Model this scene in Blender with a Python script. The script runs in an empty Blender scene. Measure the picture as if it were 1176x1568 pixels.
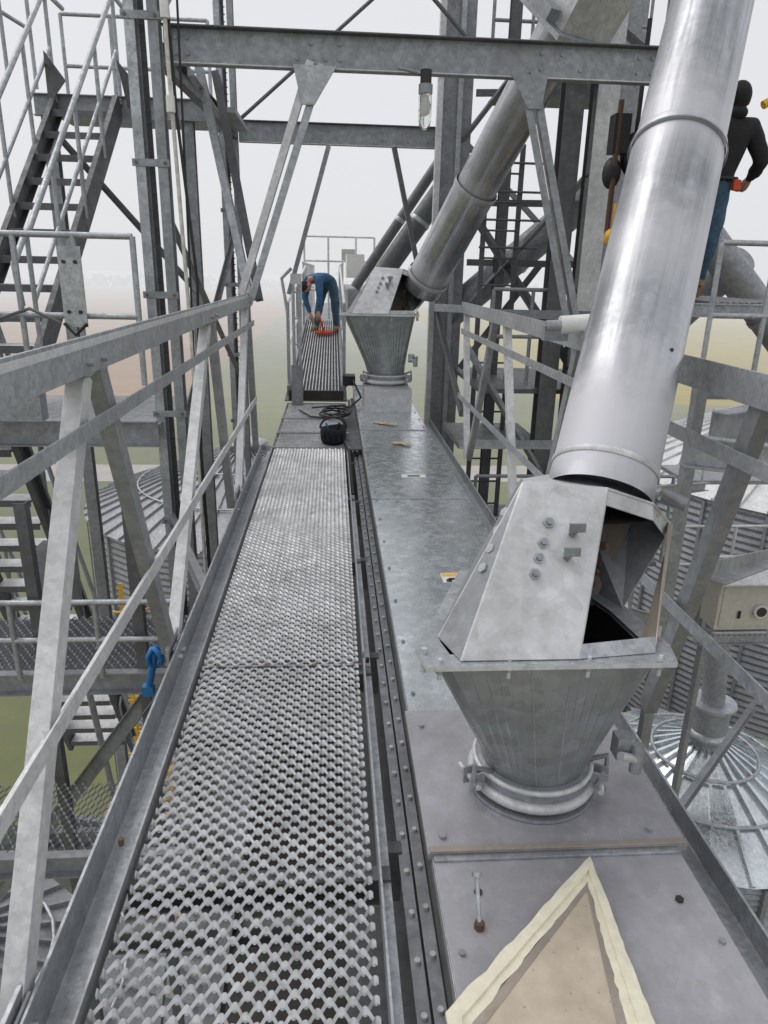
import bpy, bmesh, math, random
from mathutils import Vector as V, Matrix
random.seed(7)
sc=bpy.context.scene
# ------------------------------------------------------------ materials
def newmat(n):
    m=bpy.data.materials.new(n); m.use_nodes=True
    nt=m.node_tree; b=nt.nodes['Principled BSDF']; return m,nt,b
def nd(nt,t,**k):
    n=nt.nodes.new(t)
    for a,b in k.items(): setattr(n,a,b)
    return n
def mixc(nt,fac,a,b,mode='MIX'):
    n=nd(nt,'ShaderNodeMix',data_type='RGBA',blend_type=mode)
    for sock,val in ((n.inputs[0],fac),(n.inputs[6],a),(n.inputs[7],b)):
        if hasattr(val,'is_output'): nt.links.new(val,sock)
        elif isinstance(val,(int,float)): sock.default_value=val
        else: sock.default_value=(*val,1)
    return n.outputs[2]
def ramp(nt,src,a,b,lo=0.,hi=1.):
    n=nd(nt,'ShaderNodeMapRange'); n.inputs[1].default_value=a;n.inputs[2].default_value=b
    n.inputs[3].default_value=lo;n.inputs[4].default_value=hi
    nt.links.new(src,n.inputs[0]); return n.outputs[0]
def noise(nt,co,scale,detail=3,rough=.6):
    n=nd(nt,'ShaderNodeTexNoise'); n.inputs['Scale'].default_value=scale
    n.inputs['Detail'].default_value=detail; n.inputs['Roughness'].default_value=rough
    nt.links.new(co,n.inputs['Vector']); return n.outputs['Fac']
def galv(name,col=(.40,.42,.44),rough=.45,metal=.65,sp=70,var=.35,dirt=.35,dirtcol=(.12,.11,.10),bump=.15,bands=None,dent=0):
    m,nt,b=newmat(name); L=nt.links.new
    tc=nd(nt,'ShaderNodeTexCoord').outputs['Object']
    vo=nd(nt,'ShaderNodeTexVoronoi'); vo.inputs['Scale'].default_value=sp; L(tc,vo.inputs['Vector'])
    sep=nd(nt,'ShaderNodeSeparateColor'); L(vo.outputs['Color'],sep.inputs[0])
    cell=sep.outputs[0]
    big=noise(nt,tc,2.6,3,.65); mid=noise(nt,tc,14,4,.7)
    lo=tuple(c*(1-var) for c in col); hi=tuple(min(1,c*(1+var)) for c in col)
    c1=mixc(nt,cell,lo,hi)
    c1=mixc(nt,.5,c1,col)
    c2=mixc(nt,ramp(nt,big,.35,.7,0,.7),c1,tuple(c*.66 for c in col))
    c3=mixc(nt,ramp(nt,mid,.52,.78,0,dirt),c2,dirtcol)
    c4=mixc(nt,ramp(nt,mid,.47,.25,0,.4),c3,tuple(min(1,c*1.5) for c in col))
    rr=ramp(nt,mid,.3,.75,rough-.1,rough+.22)
    met=None
    if bands:
        p0,d,bl=bands
        g=nd(nt,'ShaderNodeNewGeometry').outputs['Position']
        sub=nd(nt,'ShaderNodeVectorMath',operation='SUBTRACT'); L(g,sub.inputs[0]); sub.inputs[1].default_value=p0
        dot=nd(nt,'ShaderNodeVectorMath',operation='DOT_PRODUCT'); L(sub.outputs[0],dot.inputs[0]); dot.inputs[1].default_value=d
        scl=nd(nt,'ShaderNodeVectorMath',operation='SCALE'); scl.inputs[0].default_value=d
        m9=nd(nt,'ShaderNodeMath',operation='MULTIPLY'); L(dot.outputs['Value'],m9.inputs[0]); m9.inputs[1].default_value=.95
        L(m9.outputs[0],scl.inputs['Scale'])
        s2=nd(nt,'ShaderNodeVectorMath',operation='SUBTRACT'); L(sub.outputs[0],s2.inputs[0]); L(scl.outputs[0],s2.inputs[1])
        st=noise(nt,s2.outputs[0],26,3,.7); st2=noise(nt,s2.outputs[0],7,2,.6)
        c4=mixc(nt,ramp(nt,st,.38,.66,0,.65),c4,tuple(c*.52 for c in col))
        c4=mixc(nt,ramp(nt,st2,.5,.68,0,.55),c4,tuple(min(1,c*1.5) for c in col))
        rr=ramp(nt,st,.3,.7,rough-.12,rough+.2)
        wob=ramp(nt,noise(nt,tc,7,3),0,1,-.16,.16)
        ad=nd(nt,'ShaderNodeMath',operation='ADD'); L(dot.outputs['Value'],ad.inputs[0]); L(wob,ad.inputs[1])
        tot=None
        for (c,w,a) in bl:
            s=nd(nt,'ShaderNodeMath',operation='SUBTRACT'); L(ad.outputs[0],s.inputs[0]); s.inputs[1].default_value=c
            ab=nd(nt,'ShaderNodeMath',operation='ABSOLUTE'); L(s.outputs[0],ab.inputs[0])
            r=ramp(nt,ab.outputs[0],w*.25,w,a,0)
            if tot is None: tot=r
            else:
                mx=nd(nt,'ShaderNodeMath',operation='MAXIMUM'); L(tot,mx.inputs[0]); L(r,mx.inputs[1]); tot=mx.outputs[0]
        c4=mixc(nt,tot,c4,(.62,.62,.66))
        met=ramp(nt,tot,0,1,metal,.15); L(met,b.inputs['Metallic'])
        a2=nd(nt,'ShaderNodeMath',operation='MAXIMUM'); L(rr,a2.inputs[0]); L(ramp(nt,tot,0,1,0,.7),a2.inputs[1]); rr=a2.outputs[0]
    L(c4,b.inputs['Base Color']); L(rr,b.inputs['Roughness'])
    if met is None: b.inputs['Metallic'].default_value=metal
    bp=nd(nt,'ShaderNodeBump'); bp.inputs['Strength'].default_value=bump; bp.inputs['Distance'].default_value=.01
    if dent:
        ad2=nd(nt,'ShaderNodeMath',operation='MULTIPLY_ADD'); L(noise(nt,tc,3.5,1,.4),ad2.inputs[0]); ad2.inputs[1].default_value=dent; L(mid,ad2.inputs[2]); L(ad2.outputs[0],bp.inputs['Height'])
    else: L(mid,bp.inputs['Height'])
    L(bp.outputs[0],b.inputs['Normal'])
    return m
def plain(name,col,rough=.6,metal=0,var=.25,scale=20,bump=.1):
    m,nt,b=newmat(name); L=nt.links.new
    tc=nd(nt,'ShaderNodeTexCoord').outputs['Object']
    n=noise(nt,tc,scale,4,.65)
    L(mixc(nt,ramp(nt,n,.3,.7),tuple(c*(1-var) for c in col),tuple(min(1,c*(1+var)) for c in col)),b.inputs['Base Color'])
    b.inputs['Roughness'].default_value=rough; b.inputs['Metallic'].default_value=metal
    bp=nd(nt,'ShaderNodeBump'); bp.inputs['Strength'].default_value=bump; bp.inputs['Distance'].default_value=.01
    L(n,bp.inputs['Height']); L(bp.outputs[0],b.inputs['Normal'])
    return m
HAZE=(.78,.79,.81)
def hazy(name,c1,c2,scale,dist=650,stretch=None):
    m,nt,b=newmat(name); L=nt.links.new
    g=nd(nt,'ShaderNodeNewGeometry').outputs['Position']
    co=g
    if stretch:
        mp=nd(nt,'ShaderNodeMapping'); mp.inputs['Scale'].default_value=stretch; L(g,mp.inputs['Vector']); co=mp.outputs[0]
    n=noise(nt,co,scale,6,.65); n2=noise(nt,g,scale*25,4,.7)
    c=mixc(nt,ramp(nt,n,.35,.65),c1,c2); c=mixc(nt,ramp(nt,n2,.35,.7,0,.45),c,tuple(x*.5 for x in c1))
    L(c,b.inputs['Base Color']); b.inputs['Roughness'].default_value=.95
    b.inputs['Specular IOR Level'].default_value=.1
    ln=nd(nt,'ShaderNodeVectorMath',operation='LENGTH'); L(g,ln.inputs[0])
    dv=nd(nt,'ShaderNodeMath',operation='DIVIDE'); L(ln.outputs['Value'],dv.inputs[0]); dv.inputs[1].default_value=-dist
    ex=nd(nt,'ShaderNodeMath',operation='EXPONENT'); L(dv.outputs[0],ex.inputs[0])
    em=nd(nt,'ShaderNodeEmission'); em.inputs[0].default_value=(*HAZE,1); em.inputs[1].default_value=1  # distance haze put into the surface as emission, stronger farther out
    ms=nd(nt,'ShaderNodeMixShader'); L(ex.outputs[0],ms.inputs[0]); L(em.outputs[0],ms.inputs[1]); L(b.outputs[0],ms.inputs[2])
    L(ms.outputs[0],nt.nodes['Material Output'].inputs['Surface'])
    return m
G=galv('galvanized_steel',(.46,.48,.505))
GL=galv('galvanized_bright',(.68,.69,.70),.5,.35,60,.2,.25)
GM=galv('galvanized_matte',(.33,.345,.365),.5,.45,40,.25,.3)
GD=galv('galvanized_shaded',(.15,.155,.165),.5,.4,40,.25,.3)  # darker copy of the steel, shade put into its base colour
GR=galv('grating_steel',(.64,.65,.66),.36,.65,90,.25,.5)
GB=galv('conveyor_sheet',(.72,.77,.80),.22,.85,28,.18,.2,(.3,.3,.3),bump=.035,dent=1.5)
GP=galv('base_plate_paint',(.47,.465,.50),.36,.4,20,.12,.4,(.28,.25,.22),bump=.1,dent=.8)
GH=galv('hopper_sheet',(.36,.385,.39),.38,.65,22,.3,.45,(.46,.45,.41),dent=1.2)
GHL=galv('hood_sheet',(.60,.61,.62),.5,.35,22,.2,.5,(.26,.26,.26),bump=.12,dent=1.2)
P1A=V((.84,2.08,1.02)); P1D=V((.65,1.12,1.62)).normalized()
PM=galv('spout_pipe_near',(.42,.435,.46),.34,.85,50,.18,.25,bump=.04,bands=(P1A,P1D,[(.10,.34,.9),(.80,.22,.5),(1.36,.28,.55)]))
P2A=V((1.13,8.9,1.54)); P2B=V((2.08,7.3,3.75)); P2D=(P2B-P2A).normalized()
PM2=galv('spout_pipe_far',(.52,.535,.56),.30,.85,50,.18,.25,bump=.04,bands=(P2A,P2D,[(.1,.3,.6),(1.25,.2,.4)]))
DK=plain('black_rubber',(.015,.015,.017),.5)
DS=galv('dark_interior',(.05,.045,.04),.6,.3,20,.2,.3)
TAN=galv('dusty_liner',(.42,.37,.32),.45,.35,10,.15,.4,(.30,.22,.15))
RUST=plain('rust',(.13,.075,.05),.8)
WH=plain('white_plastic',(.75,.75,.73),.4,0,.08)
YEL=plain('yellow_paint',(.75,.42,.03),.5)
BLU=plain('blue_clip',(.02,.16,.42),.5)
ORG=plain('orange_cloth',(.60,.08,.03),.8)
FOAM=plain('ivory_foam_strip',(.76,.72,.57),.8,0,.1,30,.3)
LEAF=plain('dry_leaf',(.50,.42,.28),.9)
DUST=plain('tan_liner_board',(.50,.43,.34),.9,0,.16,9,.25)
BEIGE=plain('beige_enamel',(.50,.48,.42),.5,0,.1)
ROPE=plain('white_rope',(.62,.60,.55),.9)
# ------------------------------------------------------------ mesh builder
def prR(w,h): return [(-w/2,-h/2),(w/2,-h/2),(w/2,h/2),(-w/2,h/2)]
def prL(a,b,t=.008):
    sa=1 if a>0 else -1; sb=1 if b>0 else -1
    return [(0,0),(a,0),(a,t*sb),(t*sa,t*sb),(t*sa,b),(0,b)]
def prC(w,h,t=.009):
    q=1 if w>0 else -1
    return [(0,-h/2),(w,-h/2),(w,-h/2+t),(t*q,-h/2+t),(t*q,h/2-t),(w,h/2-t),(w,h/2),(0,h/2)]
def prH(w,h,t=.012):
    return [(-w/2,-h/2),(w/2,-h/2),(w/2,-h/2+t),(t/2,-h/2+t),(t/2,h/2-t),(w/2,h/2-t),(w/2,h/2),(-w/2,h/2),(-w/2,h/2-t),(-t/2,h/2-t),(-t/2,-h/2+t),(-w/2,-h/2+t)]
def frame(d,up=None):
    d=V(d).normalized()
    up=V(up) if up is not None else (V((0,0,1)) if abs(d.z)<.9 else V((0,1,0)))
    s=d.cross(up)
    if s.length<1e-4: s=d.cross(V((1,0,0)))
    s.normalize(); u=s.cross(d).normalized(); return d,s,u
class B:
    def __init__(s,name): s.name=name;s.v=[];s.f=[];s.m=[];s.sm=[];s.mats=[]
    def add(s,vs,fs,mat,smooth=False):
        o=len(s.v); s.v+=[tuple(x) for x in vs]
        if mat not in s.mats: s.mats.append(mat)
        k=s.mats.index(mat)
        for f in fs: s.f.append(tuple(i+o for i in f)); s.m.append(k); s.sm.append(smooth)
    def box(s,c,size,mat,R=None):
        c=V(c); vs=[]
        for x in(-.5,.5):
            for y in(-.5,.5):
                for z in(-.5,.5):
                    p=V((x*size[0],y*size[1],z*size[2]))
                    if R is not None: p=R@p
                    vs.append(c+p)
        s.add(vs,[(0,1,3,2),(4,6,7,5),(0,4,5,1),(2,3,7,6),(0,2,6,4),(1,5,7,3)],mat)
    def beam(s,p1,p2,prof,mat,up=None):
        p1=V(p1);p2=V(p2); d,a,b=frame(p2-p1,up); n=len(prof)
        vs=[p1+a*x+b*y for x,y in prof]+[p2+a*x+b*y for x,y in prof]
        fs=[(i,(i+1)%n,n+(i+1)%n,n+i) for i in range(n)]+[tuple(range(n-1,-1,-1)),tuple(range(n,2*n))]
        s.add(vs,fs,mat)
    def tube(s,pts,r,mat,n=10,cap=True,radii=None):
        pts=[V(p) for p in pts]; vs=[]; m=len(pts)
        d0,a,b=frame(pts[1]-pts[0])
        for i,p in enumerate(pts):
            if i==0: d=pts[1]-pts[0]
            elif i==m-1: d=pts[-1]-pts[-2]
            else: d=(pts[i+1]-pts[i]).normalized()+(pts[i]-pts[i-1]).normalized()
            d.normalize(); a=(a-d*a.dot(d)).normalized(); b=a.cross(d)
            rr=radii[i] if radii else r
            for k in range(n):
                t=2*math.pi*k/n; vs.append(p+(a*math.cos(t)+b*math.sin(t))*rr)
        fs=[(i*n+k,i*n+(k+1)%n,(i+1)*n+(k+1)%n,(i+1)*n+k) for i in range(m-1) for k in range(n)]
        s.add(vs,fs,mat,True)
        if cap: s.add(vs[:n],[tuple(range(n))],mat); s.add(vs[-n:],[tuple(range(n))],mat)
    def poly(s,vs,mat,t=0):
        vs=[V(x) for x in vs]; n=len(vs)
        if t==0: s.add(vs,[tuple(range(n))],mat); return
        nn=(vs[1]-vs[0]).cross(vs[2]-vs[0]).normalized()*t
        w=vs+[x+nn for x in vs]
        s.add(w,[tuple(range(n)),tuple(range(n,2*n))]+[(i,(i+1)%n,n+(i+1)%n,n+i) for i in range(n)],mat)
    def bolt(s,p,nrm,r=.011,h=.01,mat=None):
        p=V(p); nrm=V(nrm).normalized(); s.tube([p-nrm*.002,p+nrm*h],r,mat or G,6)
        s.sm[-8:]=[False]*8
    def ball(s,c,r,mat,seg=16,ring=10,sc3=(1,1,1),R=None):
        c=V(c); vs=[]
        for i in range(ring+1):
            th=math.pi*i/ring
            for k in range(seg):
                ph=2*math.pi*k/seg
                p=V((math.sin(th)*math.cos(ph)*sc3[0],math.sin(th)*math.sin(ph)*sc3[1],math.cos(th)*sc3[2]))*r
                if R is not None: p=R@p
                vs.append(c+p)
        s.add(vs,[(i*seg+k,i*seg+(k+1)%seg,(i+1)*seg+(k+1)%seg,(i+1)*seg+k) for i in range(ring) for k in range(seg)],mat,True)
    def obj(s,bevel=0,recalc=True):
        me=bpy.data.meshes.new(s.name); me.from_pydata(s.v,[],s.f)
        for m in s.mats: me.materials.append(m)
        me.polygons.foreach_set('material_index',s.m); me.polygons.foreach_set('use_smooth',s.sm)
        if recalc:
            bm=bmesh.new(); bm.from_mesh(me); bmesh.ops.recalc_face_normals(bm,faces=bm.faces); bm.to_mesh(me); bm.free()
        me.update(); o=bpy.data.objects.new(s.name,me); sc.collection.objects.link(o)
        if bevel:
            md=o.modifiers.new('bevel','BEVEL'); md.width=bevel; md.segments=2; md.limit_method='ANGLE'; md.angle_limit=math.radians(50)
        return o
# ------------------------------------------------------------ walkway
def expanded(b,x0,x1,y0,y1,z,px=.050,py=.022,mat=GR,jit=.0005,e1=V((0,.0085,.0095)),e2=V((0,.0024,-.0024)),fine=False):
    rows=int((y1-y0)/py); half=px/2; n=int((x1-x0)/half)
    offs=(-.30,-.12,.12,.30) if fine else (-.17,.17)
    amps=(.62,1.0,1.0,.62) if fine else (1,1)
    if fine: e1=V((0,.0125,.0105))
    for r in range(rows+1):
        yc=y0+r*py; vs=[];cnt=0
        for i in range(n+1):
            sgn=1 if (i+r)%2==0 else -1
            xc=x0+i*half
            j=random.uniform(-jit,jit)
            for dx,am in zip(offs,amps):
                x=min(max(xc+dx*half,x0),x1)
                p=V((x,yc+sgn*am*py*.5,z+sgn*am*.0038+j))
                k=1.0 if am==1 else .84
                vs+=[p-e1*.5*k-e2*.5,p+e1*.5*k-e2*.5,p+e1*.5*k+e2*.5,p-e1*.5*k+e2*.5]; cnt+=1
        fs=[(4*i+k,4*i+(k+1)%4,4*i+4+(k+1)%4,4*i+4+k) for i in range(cnt-1) for k in range(4)]
        b.add(vs,fs,mat)
w=B('walkway_grating')
expanded(w,-.55,.115,.25,2.66,.0,.054,.0245,fine=True)
expanded(w,-.55,.115,2.70,6.55,.004,.054,.0245,fine=True)
w.beam((-.555,2.68,-.006),(.12,2.68,-.006),prR(.010,.018),GM)
for i in range(14):
    x=-.54+i*.05; w.box((x+.008,2.665,.008),(.02,.012,.004),RUST if i%4==1 else G)
for y in [.5,1.6,2.68,3.9,5.1,6.5]:
    w.beam((-.58,y,-.06),(.16,y,-.06),prC(.05,.09,.006),GD)
w.beam((.125,.2,-.03),(.125,2.655,-.03),prL(.035,.075,.006),G)
w.beam((.125,2.70,-.028),(.125,6.6,-.028),prL(.035,.075,.006),G)
w.beam((-.565,.2,-.03),(-.565,6.6,-.03),prL(-.05,.06,.006),G)
w.bolt((.142,2.62,.047),(0,0,1),.008,.02,DK); w.bolt((-.59,1.62,.075),(0,0,1),.008,.02,RUST)
expanded(w,-.55,.12,6.62,9.0,.002,.035,.03)
for y in (6.6,7.25,8.0,8.95): w.beam((-.58,y,-.01),(.16,y,-.01),prR(.05,.05),GM)
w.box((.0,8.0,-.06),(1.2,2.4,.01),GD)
w.obj()
r=B('walkway_ramp')
z0,z1=.13,.52
def rz(y): return z0+(z1-z0)*(y-9.05)/5.2
for i in range(15):
    x=-.52+i*.042; r.beam((x,9.1,rz(9.1)),(x,15.5,rz(15.5)),prR(.012,.03),GL)
for i in range(60):
    y=9.15+i*.108; r.beam((-.54,y,rz(y)-.014),(.10,y,rz(y)-.014),prR(.01,.012),GM)
r.beam((-.56,9.05,.10),(.13,9.05,.10),prR(.05,.12),DS)
for x in(-.56,.12): r.beam((x,9.05,rz(9.05)+.02),(x,15.5,rz(15.5)+.02),prR(.04,.14),GM)
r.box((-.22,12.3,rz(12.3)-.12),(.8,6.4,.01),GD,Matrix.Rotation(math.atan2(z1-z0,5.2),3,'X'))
for x in(-.56,.14):
    for k in range(6):
        y=9.2+k*1.25; r.beam((x,y,rz(y)),(x,y,rz(y)+1.07),prR(.04,.04),GL if k%2 else G,(0,1,0))
    for h in(.55,1.07): r.tube([(x,9.2,rz(9.2)+h),(x,15.4,rz(15.4)+h)],.02,GL)
r.obj()
fw=B('distant_catwalk')
fw.box((-.2,20,.55),(.8,9,.08),GM)
for x in(-.62,.2,1.1):
    for k in range(9):
        y=15.8+k*1.1; fw.tube([(x,y,.55),(x,y,1.75)],.02,GL)
    for z in(1.15,1.75): fw.tube([(x,15.6,z),(x,24.5,z)],.022,GL)
for z in(1.2,1.8,2.3): fw.tube([(-.62,16.5,z),(.9,16.5,z)],.02,GL)
for x in(-.62,-.1,.5,.9): fw.tube([(x,16.5,.55),(x,16.5,2.3)],.022,GL)
fw.box((.45,15.6,1.7),(.35,1.2,.45),WH); fw.box((.35,17.5,1.95),(.3,.5,.25),BEIGE)
fw.box((.8,18,.9),(1.0,6,.7),GM)
fw.obj()
# ------------------------------------------------------------ left truss
t=B('walkway_side_truss')
X=-.66
t.beam((X,.15,1.32),(X,6.15,1.32),prL(-.09,.10,.009),G)
t.beam((X-.005,.15,1.40),(X-.005,6.15,1.40),prR(.012,.02),GL)
t.beam((X+.012,.15,1.16),(X+.012,6.1,1.16),prL(-.04,.045,.006),G)
t.beam((X+.012,.15,.53),(X+.012,6.1,.53),prL(-.04,.05,.006),GL)
t.beam((X,.15,-.04),(X,6.4,-.04),prL(.07,.13,.009),G)
mem=[((.2,1.3),(1.02,.05),0),((2.0,1.33),(1.14,.05),1),((2.12,1.33),(2.70,.05),0),((4.05,1.33),(2.76,.05),1),((4.2,1.33),(4.65,.05),0),((5.9,1.33),(5.05,.05),1),((6.02,1.33),(6.3,.05),0)]
for (y1,za),(y2,zb),wt in mem:
    t.beam((X-.012,y1,za),(X-.012,y2,zb),prL(-.05,.062,.007),GL if wt else GM,(0,1,0))
    t.bolt((X+.002,y1,za+.02),(1,0,0),.012,.014); t.bolt((X+.01,y2,zb-.01),(1,0,0),.012,.014)
    # weld beads where the members meet the chords
    t.tube([(X-.004,y1-.03,1.318),(X-.004,y1,1.315),(X-.004,y1+.04,1.318)],.005,GM,6)
    t.tube([(X-.004,y2-.04,.094),(X-.004,y2+.04,.094)],.005,GM,6)
for y in(2.72,4.9,1.08):
    t.box((X-.02,y,.05),(.012,.2,.14),G)
t.obj(.0015)
t=B('walkway_side_truss')
X=1.22
t.beam((X,1.2,1.25),(X,6.95,1.25),prL(.09,.10,.009),G)
t.beam((X-.002,1.2,1.06),(X-.002,6.9,1.06),prL(.04,.05,.006),G)
t.beam((X-.002,.8,.45),(X-.002,6.9,.45),prL(.04,.05,.006),G)
t.beam((X-.05,.6,-.16),(X-.05,8.5,-.16),prL(-.09,.09,.009),G)
for (y1,za),(y2,zb),wt in [((1.95,1.3),(2.35,-.05),0),((3.45,1.3),(2.55,-.05),1),((3.6,1.3),(4.05,-.05),0),((5.25,1.3),(4.6,-.05),1),((5.6,1.3),(6.35,-.05),0),((6.9,1.3),(6.45,-.05),1),((1.8,1.3),(1.1,-.05),0)]:
    t.beam((X+.02,y1,za),(X+.02,y2,zb),prL(.05,.065,.007),GL if wt else GM,(0,1,0))
t.beam((X,6.9,1.25),(.98,7.1,1.25),prL(.06,.07),G)
t.obj(.0015)
# ------------------------------------------------------------ conveyor
c=B('drag_conveyor')
x0,x1=.295,1.0
c.box(((x0+x1)/2,5.4,-.22),(x1-x0-.01,10.3,.44),GM)
segs=[(.3,1.60),(2.28,5.0),(5.01,7.4),(7.41,10.5)]
for a,b_ in segs:
    c.box(((x0+x1)/2,(a+b_)/2,.006),(x1-x0+.02,b_-a,.012),GP if a<1 else GB)
    c.beam((x0-.012,a,-.006),(x0-.012,b_,-.006),prR(.004,.035),G)
    c.box(((x0+x1)/2,b_-.012,.016),(x1-x0+.02,.022,.008),G)
    k=a+.15
    while k<b_:
        c.bolt((x0+.02,k,.012),(0,0,1),.009,.008,GM); c.bolt((x1-.02,k,.012),(0,0,1),.009,.008,GM); k+=.42
c.box((.655,1.95,.012),(.77,.70,.024),GP)
c.box((.655,1.607,.030),(.76,.02,.006),TAN)
for p in((.32,1.66),(.95,1.66),(.32,2.2),(.97,2.2)): c.bolt((p[0],p[1],.024),(0,0,1),.012,.01)
c.bolt((.39,1.47,.012),(0,0,1),.012,.006,DS)
c.bolt((.93,1.42,.012),(0,0,1),.012,.006,DS)
for xx,zz in((.262,-.13),(.222,-.15)):
    c.box((xx,5.2,zz),(.036,10,.006),GM)
    for k in range(66): c.bolt((xx,.35+k*.15,zz+.003),(0,0,1),.009,.012,GL)
c.box((.285,5.2,-.2),(.004,10,.4),GD)
c.box((.24,5.2,-.3),(.003,10,.26),GD)
for y in range(8): c.box((.19,.6+y*1.2,-.24),(.05,.05,.2),GD)
c.obj(.0015)
s=B('warning_label')
s.box((.66,3.55,.0145),(.13,.13,.002),WH); s.box((.66,3.585,.0158),(.12,.04,.001),YEL); s.box((.67,3.53,.0158),(.08,.03,.001),DK); s.box((.63,3.51,.0158),(.03,.04,.001),DK); s.obj()
s=B('warning_label'); s.box((.66,5.6,.0145),(.2,.09,.002),WH); s.box((.66,5.6,.0158),(.10,.04,.001),DK); s.obj()
s=B('dry_leaf_debris')
for k,(cx,cy) in enumerate(((.50,7.78),(.57,7.72),(.65,7.65),(.63,6.75),(.70,6.72))):
    a0=random.random()*6
    s.poly([(cx+math.cos(a0+i)*random.uniform(.05,.09),cy+math.sin(a0+i)*random.uniform(.05,.09),.017+.002*k+random.uniform(0,.012)) for i in range(6)],LEAF)
s.obj()
h=B('hatch_cover_panel')
A=[V((.718,1.535,.045)),V((.245,1.115,.045)),V((.27,.62,.05)),V((.70,.70,.05)),V((.695,1.04,.05))]
cen=V((.5,1.02,.047))
h.poly(A,GM,-.006)
inn=[a+(cen-a).normalized()*(.085 if i==0 else .06) for i,a in enumerate(A)]
N=len(A)
zf=V((0,0,.014))
for i in range(N):
    j=(i+1)%N
    m=22; top_o=[];top_i=[]
    for k in range(m+1):
        f=k/m; q1=random.uniform(-.003,.003) if 0<k<m else 0; q2=random.uniform(-.003,.003) if 0<k<m else 0
        top_o.append(A[i].lerp(A[j],f)+V((q1,q2,0))); top_i.append(inn[i].lerp(inn[j],f)+V((q2,q1,0)))
    vs=[]
    for k in range(m+1): vs+=[top_o[k],top_o[k]+zf*.9,top_o[k].lerp(top_i[k],.25)+zf*1.05,top_o[k].lerp(top_i[k],.6)+zf*1.0,top_o[k].lerp(top_i[k],.62)+zf*.45,top_i[k]+zf*.4,top_i[k]]
    h.add(vs,[(7*k+q,7*k+q+1,7*k+7+q+1,7*k+7+q) for k in range(m) for q in range(6)],FOAM,False)
h.poly([p+V((0,0,.003)) for p in inn],DUST)
inn2=[a+(cen-a).normalized()*(.115 if i==0 else .085) for i,a in enumerate(A)]
for i in range(N):
    j=(i+1)%N; h.poly([inn[i]+V((0,0,.0045)),inn[j]+V((0,0,.0045)),inn2[j]+V((0,0,.0045)),inn2[i]+V((0,0,.0045))],TAN)
for k in range(60):
    u,v_=random.random(),random.random()
    p=inn[0].lerp(inn[1],u).lerp(inn[4].lerp(inn[2],u),v_); r_=random.uniform(.001,.0028)
    h.ball(p+V((0,0,.004)),r_,LEAF,5,3)
h.obj()
s=B('threaded_rod'); s.tube([(.372,1.36,.02),(.375,1.44,.10)],.006,G,8); s.tube([(.375,1.44,.097),(.376,1.448,.106)],.013,G,6); s.tube([(.3715,1.36,.012),(.3717,1.362,.03)],.014,RUST,6); s.obj()
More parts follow.
